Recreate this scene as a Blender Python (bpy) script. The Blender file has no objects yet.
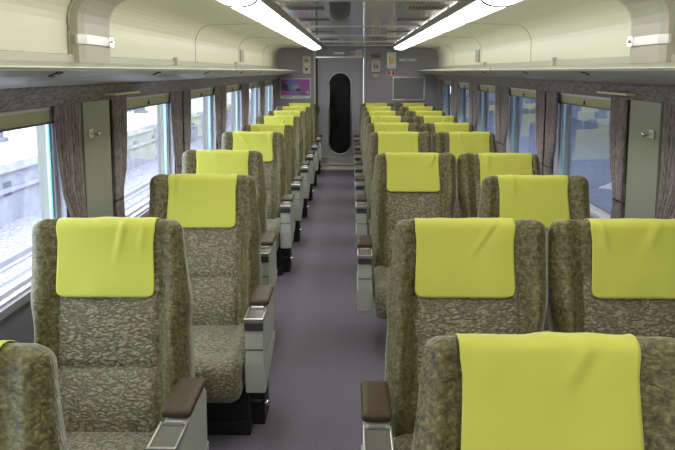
import bpy, bmesh, math, random
from mathutils import Vector, noise
random.seed(4)
C = bpy.context.scene.collection
PI = math.pi
CX = .085                      # lengthwise axis of the car body
YW = 13.3                      # gangway end wall
ORD = ['first','second','third','fourth','fifth','sixth','seventh','eighth','ninth','tenth','eleventh','twelfth']

# ------------------------------------------------------------------ materials
def mat(name, col, rough=.5, metal=0., **k):
    m = bpy.data.materials.new(name); m.use_nodes = True
    b = m.node_tree.nodes['Principled BSDF']
    b.inputs['Base Color'].default_value = (*col, 1)
    b.inputs['Roughness'].default_value = rough
    b.inputs['Metallic'].default_value = metal
    for kk, v in k.items(): b.inputs[kk.replace('_', ' ')].default_value = v
    return m
def nd(m, t, **k):
    n = m.node_tree.nodes.new(t)
    for a, v in k.items(): setattr(n, a, v)
    return n
def lk(m, a, b): m.node_tree.links.new(a, b)
def bsdf(m): return m.node_tree.nodes['Principled BSDF']
def coords(m, scale=(1, 1, 1), rot=(0, 0, 0)):
    tc = nd(m, 'ShaderNodeTexCoord'); mp = nd(m, 'ShaderNodeMapping')
    mp.inputs['Scale'].default_value = scale; mp.inputs['Rotation'].default_value = rot
    lk(m, tc.outputs['Object'], mp.inputs['Vector']); return mp.outputs['Vector']
def ramp(m, src, stops):
    r = nd(m, 'ShaderNodeValToRGB'); e = r.color_ramp.elements
    e[0].position, e[0].color = stops[0][0], (*stops[0][1], 1)
    e[1].position, e[1].color = stops[-1][0], (*stops[-1][1], 1)
    for p, c in stops[1:-1]:
        x = e.new(p); x.color = (*c, 1)
    lk(m, src, r.inputs['Fac']); return r.outputs['Color']
def bump(m, src, dist, strength=1.):
    b = nd(m, 'ShaderNodeBump'); b.inputs['Distance'].default_value = dist
    b.inputs['Strength'].default_value = strength
    lk(m, src, b.inputs['Height']); lk(m, b.outputs['Normal'], bsdf(m).inputs['Normal'])
def noisy(m, scale, stops, bd=0, detail=4, sc=(1, 1, 1), rot=(0, 0, 0)):
    n = nd(m, 'ShaderNodeTexNoise'); n.inputs['Scale'].default_value = scale; n.inputs['Detail'].default_value = detail
    lk(m, coords(m, sc, rot), n.inputs['Vector'])
    lk(m, ramp(m, n.outputs['Fac'], stops), bsdf(m).inputs['Base Color'])
    if bd: bump(m, n.outputs['Fac'], bd)
    return m

def velvet(name, cols, bd, contrast):
    m = mat(name, (.2, .18, .08), .55, Sheen_Weight=.6, Sheen_Roughness=.3, Specular_IOR_Level=.45)
    bsdf(m).inputs['Sheen Tint'].default_value = (.80, .80, .70, 1)
    v = coords(m)
    n = nd(m, 'ShaderNodeTexNoise'); n.inputs['Scale'].default_value = 42; n.inputs['Detail'].default_value = 1.5
    lk(m, v, n.inputs['Vector'])
    mx = nd(m, 'ShaderNodeVectorMath', operation='MULTIPLY_ADD')
    lk(m, n.outputs['Color'], mx.inputs[0]); mx.inputs[1].default_value = (.026, .026, .026); lk(m, v, mx.inputs[2])
    mp = nd(m, 'ShaderNodeMapping'); mp.inputs['Scale'].default_value = (36, 50, 70); lk(m, mx.outputs[0], mp.inputs['Vector'])
    vo = nd(m, 'ShaderNodeTexVoronoi', feature='SMOOTH_F1'); vo.inputs['Scale'].default_value = 1; vo.inputs['Smoothness'].default_value = .25
    lk(m, mp.outputs[0], vo.inputs['Vector'])
    sn = nd(m, 'ShaderNodeMath', operation='MULTIPLY'); sn.inputs[1].default_value = 8.5; lk(m, vo.outputs['Distance'], sn.inputs[0])
    s2 = nd(m, 'ShaderNodeMath', operation='SINE'); lk(m, sn.outputs[0], s2.inputs[0])
    big = nd(m, 'ShaderNodeTexNoise'); big.inputs['Scale'].default_value = 60; big.inputs['Detail'].default_value = 5; big.inputs['Roughness'].default_value = .7
    lk(m, v, big.inputs['Vector'])
    mr = nd(m, 'ShaderNodeMapRange'); mr.inputs[1].default_value = -1; mr.inputs[2].default_value = 1; lk(m, s2.outputs[0], mr.inputs[0])
    cells = ramp(m, mr.outputs[0], [(0, (contrast,)*3), (.25, (.5+contrast*.6,)*3), (.6, (1, 1, 1))])
    tint = ramp(m, big.outputs['Fac'], list(zip((.34, .5, .66), cols)))
    mul = nd(m, 'ShaderNodeMix', data_type='RGBA', blend_type='MULTIPLY'); mul.inputs[0].default_value = .85
    lk(m, tint, mul.inputs[6]); lk(m, cells, mul.inputs[7]); lk(m, mul.outputs[2], bsdf(m).inputs['Base Color'])
    bump(m, mr.outputs[0], bd, .9)
    return m
M = {}
M['velvet'] = velvet('olive_velvet', [(.054, .046, .014), (.140, .122, .038), (.228, .208, .082)], .0015, .60)
M['velvet_lit'] = velvet('lit_olive_velvet', [(.180, .156, .082), (.268, .240, .135), (.365, .335, .205)], .0036, .38)  # olive velvet with the light on centre panels and cushions painted into the colour
M['cover'] = mat('yellow_green_cloth', (.56, .57, .078), .8, Sheen_Weight=.25, Sheen_Roughness=.4)
w = nd(M['cover'], 'ShaderNodeTexNoise'); w.inputs['Scale'].default_value = 600; lk(M['cover'], coords(M['cover'], (1, 1, 1)), w.inputs['Vector'])
bump(M['cover'], w.outputs['Fac'], .0006, .5)
M['pad'] = noisy(mat('brown_armrest_pad', (.1, .06, .035), .5, Specular_IOR_Level=.3), 60, [(.3, (.046, .028, .011)), (.7, (.064, .040, .018))], .0003)
M['panel'] = mat('grey_green_panel', (.47, .49, .42), .38)
M['silver'] = mat('brushed_silver', (.62, .62, .60), .28, .9)
M['chrome'] = mat('chrome', (.8, .8, .8), .12, 1)
M['darkband'] = mat('dark_ashtray_front', (.055, .045, .06), .3)
M['tray'] = mat('grey_ashtray_lid', (.17, .17, .14), .25, .3)
M['black'] = mat('black_base', (.012, .012, .014), .6)
M['seam'] = mat('dark_seam', (.04, .035, .02), .9)
M['shell'] = M['velvet']
M['floor'] = noisy(mat('purple_grey_carpet', (.14, .13, .18), .85), 170, [(.28, (.072, .063, .078)), (.72, (.210, .188, .222))], .0012, 5)
M['wall_low'] = noisy(mat('dark_violet_wall', (.1, .1, .12), .7), 300, [(.3, (.15, .142, .17)), (.7, (.21, .20, .235))])
M['pier'] = mat('grey_green_wall', (.30, .31, .245), .45)
M['cream'] = mat('cream_panel', (.73, .73, .55), .42)
M['duct'] = mat('beige_duct', (.42, .41, .31), .42)
M['sill'] = mat('grey_window_sill', (.24, .23, .26), .4)
M['alu'] = mat('pale_window_frame', (.62, .62, .68), .35, .3)
M['seal'] = mat('teal_glass_edge', (.25, .62, .60), .35)
M['blind'] = mat('khaki_blind', (.42, .42, .26), .5)
M['cornice'] = noisy(mat('mauve_fabric_trim', (.24, .2, .2), .85), 1, [(.38, (.17, .143, .145)), (.62, (.34, .302, .30))], 0, 4, (60, 26, 60), (.7, 0, .0))
M['curtain'] = noisy(mat('brown_mauve_curtain', (.2, .15, .14), .85, Sheen_Weight=.3), 1, [(.36, (.125, .099, .095)), (.64, (.31, .258, .245))], 0, 5, (160, 160, 28))
M['curtain_gap'] = mat('black_gap', (.01, .01, .01), .8)
M['rack'] = mat('grey_rack_underside', (.42, .42, .37), .35, .1)
M['lip'] = mat('pale_rack_lip', (.50, .50, .40), .35, .2)
M['ceil'] = mat('glossy_grey_ceiling', (.40, .385, .40), .12, .1, Specular_IOR_Level=.9, Coat_Weight=.5, Coat_Roughness=.05)
cn = nd(M['ceil'], 'ShaderNodeTexNoise'); cn.inputs['Scale'].default_value = 1; cn.inputs['Detail'].default_value = 1
lk(M['ceil'], coords(M['ceil'], (1.2, 3, 1)), cn.inputs['Vector']); bump(M['ceil'], cn.outputs['Fac'], .006, .35)
M['channel'] = mat('grey_light_channel', (.30, .29, .30), .4)
M['endwall'] = noisy(mat('grey_end_wall', (.22, .21, .23), .5), 220, [(.3, (.315, .298, .32)), (.7, (.37, .35, .375))])
M['door'] = noisy(mat('grey_end_door', (.3, .3, .33), .45), 200, [(.3, (.34, .335, .37)), (.7, (.395, .385, .425))])
M['trimcream'] = mat('cream_trim', (.55, .55, .42), .35)
M['dark'] = mat('dark_gap', (.012, .012, .014), .5)
M['doorglass'] = mat('dark_door_glass', (.006, .006, .006), .06, Specular_IOR_Level=.35)
M['white'] = mat('white_plastic', (.75, .75, .72), .4)
M['offwhite'] = mat('ivory_box', (.66, .66, .45), .45)
M['red'] = mat('red_print', (.6, .03, .04), .5)
M['blue'] = mat('blue_print', (.05, .05, .35), .5)
M['beige'] = mat('beige_sign', (.62, .52, .38), .5)
M['brownlens'] = mat('brown_lens', (.16, .11, .09), .3)
M['yellow'] = mat('yellow_print', (.75, .55, .03), .5)
M['green'] = mat('green_lcd', (.30, .36, .14), .4)
M['mirror'] = mat('grey_board', (.24, .235, .25), .25, .1)
M['magenta'] = noisy(mat('magenta_poster', (.4, .08, .4), .3), 5, [(.3, (.30, .06, .32)), (.7, (.52, .13, .50))])
M['posterblue'] = mat('poster_blue', (.16, .24, .55), .35)
M['postergreen'] = mat('poster_green', (.08, .22, .07), .4)
M['posterpink'] = mat('poster_pink', (.75, .3, .4), .4)
M['postertan'] = mat('poster_tan', (.5, .33, .25), .4)
M['posterdark'] = mat('poster_dark', (.08, .06, .09), .4)
M['concrete'] = noisy(mat('pale_concrete', (.6, .6, .62), .9), 2, [(.3, (.30, .29, .33)), (.7, (.46, .46, .48))])
M['concrete_dark'] = noisy(mat('dark_concrete', (.4, .4, .45), .9), 3, [(.3, (.13, .13, .17)), (.7, (.20, .20, .24))])  # darker concrete tone
M['ballast'] = noisy(mat('pale_ballast', (.5, .47, .5), .95), 14, [(.3, (.20, .18, .24)), (.7, (.46, .45, .50))], .02)
M['rail'] = mat('worn_rail', (.5, .48, .5), .35, .6)
M['bluewall'] = mat('slate_blue_wall', (.08, .10, .17), .7)
M['bluefloor'] = noisy(mat('blue_grey_paving', (.25, .28, .38), .7), 3, [(.3, (.22, .25, .36)), (.7, (.29, .32, .42))])
M['whitepaint'] = mat('white_line_paint', (.75, .75, .72), .6)
M['steelblue'] = mat('blue_grey_steel', (.10, .11, .18), .6)
# emitting diffuser
def emit(name, col, s):
    m = bpy.data.materials.new(name); m.use_nodes = True; nt = m.node_tree; nt.nodes.clear()
    e = nt.nodes.new('ShaderNodeEmission'); e.inputs[0].default_value = (*col, 1); e.inputs[1].default_value = s
    o = nt.nodes.new('ShaderNodeOutputMaterial'); nt.links.new(e.outputs[0], o.inputs[0]); return m
M['lamp'] = emit('lit_diffuser', (1, .985, .93), 8.0)
# window glass : clear pane with Fresnel reflection
g = bpy.data.materials.new('window_glass'); g.use_nodes = True; nt = g.node_tree; nt.nodes.clear()
tr = nt.nodes.new('ShaderNodeBsdfTransparent'); tr.inputs[0].default_value = (.90, .94, .97, 1)
gl = nt.nodes.new('ShaderNodeBsdfGlossy'); gl.inputs['Roughness'].default_value = .01
fr = nt.nodes.new('ShaderNodeFresnel')
ge = nt.nodes.new('ShaderNodeNewGeometry'); mr = nt.nodes.new('ShaderNodeMapRange')
mr.inputs[3].default_value = 1.6; mr.inputs[4].default_value = 1/1.6
nt.links.new(ge.outputs['Backfacing'], mr.inputs[0]); nt.links.new(mr.outputs[0], fr.inputs[0])
mx = nt.nodes.new('ShaderNodeMixShader'); o = nt.nodes.new('ShaderNodeOutputMaterial')
nt.links.new(fr.outputs[0], mx.inputs[0]); nt.links.new(tr.outputs[0], mx.inputs[1]); nt.links.new(gl.outputs[0], mx.inputs[2]); nt.links.new(mx.outputs[0], o.inputs[0])
M['glass'] = g

# ------------------------------------------------------------------ mesh helpers
def build(name, bm, mats, parent=None, smooth=False, loc=(0, 0, 0)):
    if not isinstance(mats, (list, tuple)): mats = [mats]
    bmesh.ops.recalc_face_normals(bm, faces=bm.faces)
    me = bpy.data.meshes.new(name); bm.to_mesh(me); bm.free()
    for m in mats: me.materials.append(m)
    if smooth:
        for p in me.polygons: p.use_smooth = True
    o = bpy.data.objects.new(name, me); C.objects.link(o); o.location = loc
    if parent: o.parent = parent
    return o
def box(bm, x0, x1, y0, y1, z0, z1, mi=0, bev=0):
    vs = [bm.verts.new((x, y, z)) for x in (x0, x1) for y in (y0, y1) for z in (z0, z1)]
    fs = [bm.faces.new([vs[i] for i in q]) for q in ((0,1,3,2),(4,6,7,5),(0,4,5,1),(2,3,7,6),(0,2,6,4),(1,5,7,3))]
    for f in fs: f.material_index = mi
    if bev:
        es = list({e for f in fs for e in f.edges})
        r = bmesh.ops.bevel(bm, geom=es, offset=bev, segments=2, affect='EDGES', profile=.6)
        for f in r['faces']: f.material_index = mi
    return fs
def prism(bm, pts, axis, a0, a1, mi=0):
    """polygon pts in the plane across 'axis' swept from a0 to a1"""
    def P(p, a): return {'y': (p[0], a, p[1]), 'x': (a, p[0], p[1]), 'z': (p[0], p[1], a)}[axis]
    A = [bm.verts.new(P(p, a0)) for p in pts]; B = [bm.verts.new(P(p, a1)) for p in pts]
    n = len(pts); fs = [bm.faces.new(A), bm.faces.new(B[::-1])]
    for i in range(n): fs.append(bm.faces.new((A[i], A[(i+1) % n], B[(i+1) % n], B[i])))
    for f in fs: f.material_index = mi
    return fs
def sweep(bm, pts, y0, y1, mi=0, ny=1):
    """open profile strip (x,z) swept along y"""
    rows = [[bm.verts.new((p[0], y0+(y1-y0)*j/ny, p[1])) for p in pts] for j in range(ny+1)]
    for j in range(ny):
        for i in range(len(pts)-1):
            f = bm.faces.new((rows[j][i], rows[j][i+1], rows[j+1][i+1], rows[j+1][i])); f.material_index = mi
def thick(pts, t):
    """closed ribbon polygon from an open profile, thickened by t to the outside (away from the saloon)"""
    out = []
    for i, p in enumerate(pts):
        a = pts[max(0, i-1)]; b = pts[min(len(pts)-1, i+1)]
        dx, dz = b[0]-a[0], b[1]-a[1]; l = math.hypot(dx, dz) or 1
        out.append((p[0]-dz/l*t, p[1]+dx/l*t))
    return list(pts)+out[::-1]
def tube(bm, pts, r, n=8, mi=0, cap=True):
    pts = [Vector(p) for p in pts]; rings = []
    for i, p in enumerate(pts):
        d = (pts[min(i+1, len(pts)-1)]-pts[max(i-1, 0)]).normalized()
        u = d.cross(Vector((0, 0, 1)));  u = u if u.length > .05 else d.cross(Vector((1, 0, 0)))
        u.normalize(); v = d.cross(u)
        rr = r[i] if isinstance(r, (list, tuple)) else r
        rings.append([bm.verts.new(p+(u*math.cos(2*PI*k/n)+v*math.sin(2*PI*k/n))*rr) for k in range(n)])
    for a, b in zip(rings, rings[1:]):
        for k in range(n):
            f = bm.faces.new((a[k], a[(k+1) % n], b[(k+1) % n], b[k])); f.material_index = mi; f.smooth = True
    if cap:
        for q in (rings[0][::-1], rings[-1]): bm.faces.new(q).material_index = mi
def softbox(bm, x0, x1, y0, y1, z0, z1, r, n=(16, 16, 8), deform=None, mi=0):
    """box with generously rounded edges and corners, n cells per side, optional deformer"""
    nx, ny, nz = n; verts = {}
    ce = Vector(((x0+x1)/2, (y0+y1)/2, (z0+z1)/2)); h = Vector(((x1-x0)/2, (y1-y0)/2, (z1-z0)/2))
    def vert(i, j, k):
        key = (i, j, k)
        if key not in verts:
            p = Vector(((2*i/nx-1)*h.x, (2*j/ny-1)*h.y, (2*k/nz-1)*h.z))
            q = Vector([max(-(h[a]-r), min(h[a]-r, p[a])) for a in range(3)])
            d = p-q
            if d.length > 1e-9: p = q+d.normalized()*min(r, max(abs(d.x), abs(d.y), abs(d.z)))
            p = p+ce
            if deform: p = Vector(deform(p))
            verts[key] = bm.verts.new(p)
        return verts[key]
    def quad(a, b, c, d):
        f = bm.faces.new((a, b, c, d)); f.material_index = mi; f.smooth = True
    for i in range(nx):
        for j in range(ny):
            for k in (0, nz): quad(vert(i,j,k), vert(i+1,j,k), vert(i+1,j+1,k), vert(i,j+1,k))
    for i in range(nx):
        for k in range(nz):
            for j in (0, ny): quad(vert(i,j,k), vert(i+1,j,k), vert(i+1,j,k+1), vert(i,j,k+1))
    for j in range(ny):
        for k in range(nz):
            for i in (0, nx): quad(vert(i,j,k), vert(i,j+1,k), vert(i,j+1,k+1), vert(i,j,k+1))
def ss(a, b, x):
    t = max(0, min(1, (x-a)/(b-a))); return t*t*(3-2*t)

def tag(o, label, cat, group=None):
    o['label'] = label; o['category'] = cat
    if group: o['group'] = group
    return o
def struct(o): o['kind'] = 'structure'; return o
def empty(name, loc, label, cat, group=None):
    o = bpy.data.objects.new(name, None); C.objects.link(o); o.location = loc; o.empty_display_size = .1
    return tag(o, label, cat, group)
def copy_into(src, parent):
    c = src.copy(); C.objects.link(c); c.parent = parent
    c.matrix_parent_inverse = src.matrix_parent_inverse
    for ch in src.children: copy_into(ch, c)
    return c

# ------------------------------------------------------------------ the seat, part by part
L = .79
def halfw(w, s):
    a = .272+.018*ss(.38, .52, w)                             # wings wider than the waist
    return a+.012*(1-ss(.30, .5, w))-.036*ss(.40, L, w) if s < 0 else a               # outer shoulder slopes in
def thickn(w): return .200-.105*(w/L)
def make_backrest():
    bm = bmesh.new()
    R = 74; rings = []
    xs = []
    nf = 62
    for i in range(nf+1): xs.append(-1+2*i/nf)
    for j in range(R+1):
        t = j/R
        w = L*t if t < .86 else L*.86+L*.14*math.sin((t-.86)/.14*PI/2)
        T = thickn(w); aa = {-1: halfw(w, -1), 1: halfw(w, 1)}
        rt = .042                                             # corner radius in the front view
        e = max(0, (w-(L-rt))/rt); k = math.sqrt(max(0, 1-e*e))
        for q in aa: aa[q] -= rt*(1-k)
        ry = .035
        e2 = max(0, (w-(L-ry))/ry); ky = math.sqrt(max(0, 1-e2*e2))
        sh = ry*(1-ky)*.999                                   # rounding over of front and back at the top
        rr = min(.05, T*.45)
        row = []
        for s in xs:                                          # front face, left to right
            a = aa[-1 if s < 0 else 1]; x = s*(a-.004)
            u = min(1, (a-abs(x))/rr)
            y = rr*(1-math.sqrt(max(0, 1-(1-u)**2)))+sh
            bol = ss(.178, .235, abs(x))*(.056-.034*ss(.42, .66, w)-.03*(1-ss(.0, .1, w)))
            y -= bol*min(1, u*1.2)
            if abs(x) < .19:
                inn = 1-ss(.13, .178, abs(x))
                lum = math.sin(min(1, w/.27)*PI)*.030 if w < .27 else 0
                mid = math.sin(min(1, max(0, (w-.27)/.32))*PI)*.013
                y -= (lum+mid)*math.sqrt(max(0, 1-(abs(x)/.19)**4))
                y += .013*math.exp(-((w-.27)/.008)**2)*(1-ss(.165, .178, abs(x)))
            if w < .58: y += .011*math.exp(-((abs(x)-.175)/.0055)**2)
            row.append((x, y, w))
        for s in range(1, 5):                                 # right side and back
            pass
        nb = 22
        for i in range(nb+1):
            s = 1-2*i/nb; a = aa[-1 if s < 0 else 1]; x = s*a*(1-.05*(w/L))
            u = min(1, (a-abs(x))/rr)
            y = T-rr*(1-math.sqrt(max(0, 1-(1-u)**2)))-sh*.9
            row.append((x, y, w))
        rings.append([bm.verts.new(p) for p in row])
    n = len(rings[0])
    for A, B in zip(rings, rings[1:]):
        for k in range(n):
            f = bm.faces.new((A[k], A[(k+1) % n], B[(k+1) % n], B[k]))
            if k < nf and abs(f.calc_center_median().x) < .174 and f.calc_center_median().z < .60: f.material_index = 1  # centre panel gets the velvet tone with light painted in
    bm.faces.new(rings[-1]); bm.faces.new(rings[0][::-1])
    return bm
def make_cover(seed, wid=.345, front=.243, rear=.24, skew=0.):
    """cloth antimacassar hanging over the head of the backrest, with its own soft creases"""
    rng = random.Random(seed); off = Vector((seed*3.1, seed*1.7, 0))
    r = .034; T = thickn(L)
    path = []
    n1 = 26
    for i in range(n1+1):
        w = L-r-front+.0+(front)*i/n1
        path.append((-.009, w, -1, 0))
    for i in range(1, 12):
        a = PI*i/12; cy = T/2
        path.append((cy-math.cos(a)*(cy+.009), L-r+math.sin(a)*(r+.003), -math.cos(a), math.sin(a)))
    for i in range(n1+1):
        w = L-r-rear*i/n1
        path.append((thickn(w)+.009, w, 1, 0))
    m = len(path); nx = 44; grid = []
    folds = [(q*rng.uniform(.06, .15), -q*rng.uniform(-.2, .9), rng.uniform(.009, .020), rng.uniform(.45, 1.05)) for q in rng.choice(((-1, -1), (1,), (1, -1), (1, 1)))]
    rngf = rng.uniform(.09, .16)
    bm = bmesh.new()
    for j, (y, w, ny_, nz_) in enumerate(path):
        row = []
        for i in range(nx+1):
            s = -1+2*i/nx
            hang = max(0, (L-r-w)) if y < .0 else 0
            x = s*wid/2*(1.01-.03*ss(0, .05, hang)+.025*ss(.05, front, hang)) + skew*hang
            if j < 7:                                         # rounded lower front corners
                cr = .028; lift = (L-r-front+cr-w)/cr
                if lift > 0: x = s*(wid/2*1.005-cr*(1-math.sqrt(max(0, 1-lift*lift))))+skew*hang
            d = .0035*(noise.noise(Vector((x*9, w*7+y*5, 0))+off)+.5)
            for fx, sl, wd, am in folds:
                dist = (x-fx-sl*(L-w)); fade = ss(0, .05, L+.01-w)*(1-ss(.02, rngf, hang))
                d += .011*am*math.exp(-(dist/wd)**2)*fade
                d -= .004*am*math.exp(-((dist-wd*2)/(wd*1.4))**2)*fade
            d += .006*math.exp(-((abs(x)-.12)/.03)**2)*math.exp(-((hang-.04)/.03)**2)*max(0, noise.noise(Vector((x*4, 1, 0))+off)+.3)
            d += .007*ss(.05, .26, hang)*(1+noise.noise(Vector((x*12, 3, 0))+off))
            top = (1-abs(ny_))
            d += top*.006*(noise.noise(Vector((x*14, 9, 0))+off)-.3)
            d = max(d, -.002)
            row.append(bm.verts.new((x, y+ny_*d, w+nz_*d)))
        grid.append(row)
    for A, B in zip(grid, grid[1:]):
        for i in range(nx): bm.faces.new((A[i], A[i+1], B[i+1], B[i]))
    return bm
def make_cushion():
    bm = bmesh.new()
    def df(p):
        x, y, z = p
        if z > .30:
            side = ss(.16, .235, abs(x))
            z += .018*side
            z += .012*(1-(x/.27)**2)*math.sin(max(0, min(1, (y+.56)/.56))*PI)
            z -= .008*math.exp(-((abs(x)-.18)/.007)**2)
            z += .018*(1-ss(-.52, -.38, y))
        if y < -.4: y -= .012*math.sin(max(0, min(1, (z-.24)/.18))*PI)
        return x, y, z
    softbox(bm, -.268, .268, -.545, .05, .215, .395, .055, (56, 40, 12), df)
    return bm
proto = bpy.data.collections.new('prototypes')                # never linked to the scene
def arm_body(side):
    bm = bmesh.new()
    prism(bm, [(-.475, .265), (-.49, .39), (-.49, .575), (-.06, .60), (-.02, .56), (-.035, .36), (-.40, .27)], 'x', -.038, .038)
    r = bmesh.ops.bevel(bm, geom=list(bm.edges), offset=.006, segments=2, affect='EDGES')
    return bm
def arm_low():
    bm = bmesh.new()
    prism(bm, [(-.478, .25), (-.490, .385), (-.03, .385), (-.04, .34), (-.41, .25)], 'x', -.043, .043)
    bmesh.ops.bevel(bm, geom=list(bm.edges), offset=.005, segments=2, affect='EDGES')
    return bm
def arm_pad():
    bm = bmesh.new()
    def df(p):
        x, y, z = p
        return x, y, z+.003*math.sin((y+.312)/.27*PI)
    softbox(bm, -.046, .046, -.312, -.045, .592, .618, .011, (8, 16, 4), df)
    return bm
def ashtray():
    bm = bmesh.new()
    box(bm, -.040, .040, -.492, -.335, .572, .588, 0, .002)          # lid, sunk between rims
    box(bm, -.042, .042, -.500, -.488, .574, .594, 1, .003)          # bright front rim
    box(bm, -.042, -.036, -.49, -.33, .574, .594, 1, .002)
    box(bm, .036, .042, -.49, -.33, .574, .594, 1, .002)
    box(bm, -.028, .028, -.347, -.332, .588, .600, 1, .003)          # bright finger catch
    box(bm, -.040, .040, -.498, -.485, .540, .574, 2, .003)
    return bm
def seam_line():
    bm = bmesh.new(); box(bm, -.0385, .0385, -.4925, -.486, .452, .4555); return bm
def make_base(hw):
    bm = bmesh.new()
    box(bm, -hw, hw, -.375, .02, .0, .07, 0, .006)
    box(bm, -hw+.006, hw-.006, -.365, .0, .068, .218, 0, .006)
    return bm
def make_pedal(x):
    bm = bmesh.new()
    tube(bm, [(x-.12, -.28, .13), (x-.02, -.29, .13), (x+.02, -.295, .128)], .009, 8, 0)
    tube(bm, [(x+.02, -.295, .128), (x+.055, -.298, .125)], [.011, .013], 10, 1)
    box(bm, x-.03, x+.028, -.26, -.08, .0, .275, 0, .004)
    return bm
P = {}
P['backrest'] = build('backrest', make_backrest(), [M['velvet'], M['velvet_lit']], smooth=True)
P['covers'] = []
for sd in range(1, 9):
    o_ = build('headrest_cover', make_cover(sd, skew=random.uniform(-.03, .03)), M['cover'], smooth=True)
    so = o_.modifiers.new('cloth', 'SOLIDIFY'); so.thickness = .0025; so.offset = 1
    o_['label'] = 'yellow-green cloth cover'
    P['covers'].append(o_)
P['cushion'] = build('seat_cushion', make_cushion(), M['velvet_lit'], smooth=True)
P['arm'] = build('armrest', arm_body(1), M['panel'])
P['arm_low'] = build('lower_panel', arm_low(), M['panel'])
P['pad'] = build('arm_pad', arm_pad(), M['pad'], smooth=True); P['pad']['label'] = 'brown leatherette arm pad'
P['ash'] = build('ashtray', ashtray(), [M['tray'], M['silver'], M['darkband']]); P['ash']['label'] = 'silver ashtray with dark front'
P['line'] = build('seam_line', seam_line(), M['darkband'])
P['base1'] = build('base', make_base(.285), M['black'])
P['base2'] = build('base', make_base(.42), M['black'])
P['pedal1'] = build('foot_pedal', make_pedal(.31), [M['black'], M['chrome']])
P['pedal2'] = build('foot_pedal', make_pedal(.0), [M['black'], M['chrome']])
def unlink_all(o): C.objects.unlink(o)
for v in P.values():
    for o_ in (v if isinstance(v, list) else [v]): unlink_all(o_)
def use(src, parent, loc=(0, 0, 0), rx=0, mx=1, name=None):
    c = src.copy(); C.objects.link(c); c.parent = parent; c.location = loc
    c.rotation_euler = (rx, 0, 0)
    if mx < 0: c.scale = (-1, 1, 1)
    if name: c.name = name
    return c
def add_back(root, x, ang, cov, cx_=0, mir=1):
    b = use(P['backrest'], root, (x, 0, .375-max(0, 21-ang)*.0045), -math.radians(ang), mir)
    use(P['covers'][cov % 8], b, (cx_, 0, 0))
    use(P['cushion'], root, (x, 0, 0))
def add_arm(root, x):
    a = use(P['arm'], root, (x, 0, 0))
    use(P['arm_low'], a); use(P['pad'], a); use(P['line'], a); use(P['ash'], a)
def seat(x, ytop, label, ang=21, cov=0, mir=-1):
    y = ytop-L*math.sin(math.radians(ang))
    r = empty('train_seat', (x, y, 0), label, 'seat', None)
    add_back(r, 0, ang, cov, .012 if mir < 0 else 0, mir)
    add_arm(r, -.325); add_arm(r, .325)
    use(P['base1'], r)
    return r
def pair(ytop, label, ang=(21, 21), cov=(0, 1)):
    y = ytop-L*math.sin(math.radians(ang[0]))
    r = empty('double_train_seat', (.69, y, 0), label, 'seat', None)
    add_back(r, -.287, ang[0], cov[0], -.006); add_back(r, .294, ang[1], cov[1], -.024, -1)
    add_arm(r, -.612); add_arm(r, .612)
    use(P['base2'], r)
    return r

rowsY = [1.44, 2.65, 3.84, 5.07, 6.65, 7.83, 9.05, 10.2, 11.45, 12.72]
nm = ['nearest', 'second', 'third', 'fourth', 'fifth', 'sixth', 'seventh', 'eighth', 'ninth', 'last']
gl_ = 'olive single seats facing the camera along the left windows'
gr_ = 'olive double seats facing the camera on the right of the aisle'
for i, yt in enumerate(rowsY):
    lab = {0: 'olive patterned seat cut off at the lower left corner, nearest on the left',
           1: 'second olive seat on the left, pale-lit, lumbar panel and armrest in full view',
           2: 'olive seat third on the left, set closer to the aisle than its neighbours',
           9: 'farthest olive single seat on the left, right before the end wall poster'}.get(i,
           '%s olive single seat from the camera in the left row by the windows' % nm[i])
    r = seat([-.828, -.852, -.738][i] if i < 3 else -.84, yt-(.07 if i == 0 else 0), lab, ang=[17, 14, 18, 21, 21, 24, 21, 21, 21, 21][i], cov=[0, 1, 2, 3, 4, 7, 5, 6, 1, 2][i])
    r['group'] = gl_
    use(P['pedal1'], r)
    if i == 2:
        r2 = seat(.905, yt, 'olive single seat alone in the third row on the right, away from the aisle', ang=21, cov=5, mir=1)
        use(P['pedal1'], r2, mx=-1); r2['group'] = 'olive seats on the right of the aisle'; continue
    lab = {0: 'nearest olive double seat at the lower right, cut off by the frame edge',
           1: 'second olive double seat on the right, brown armrest pad at its aisle side',
           3: 'olive double seat behind the lone single seat on the right',
           9: 'farthest olive double seat on the right, before the end wall board'}.get(i,
           '%s olive double seat row from the camera on the right side' % nm[i])
    r = pair(yt+(.01 if i == 1 else 0), lab, ang=([21, 16, 0, 24, 21, 21, 21, 21, 21, 21][i],)*2, cov=([3, 0, 0, 6, 2, 5, 1, 7, 4, 3][i], [4, 6, 0, 2, 7, 3, 5, 0, 6, 1][i]))
    if i == 0: r.location.x -= .012
    r['group'] = gr_

# ------------------------------------------------------------------ floor
bm = bmesh.new(); box(bm, CX-1.42, CX+1.42, -1.6, YW+.1, -.06, 0)
struct(build('floor', bm, M['floor']))

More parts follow.
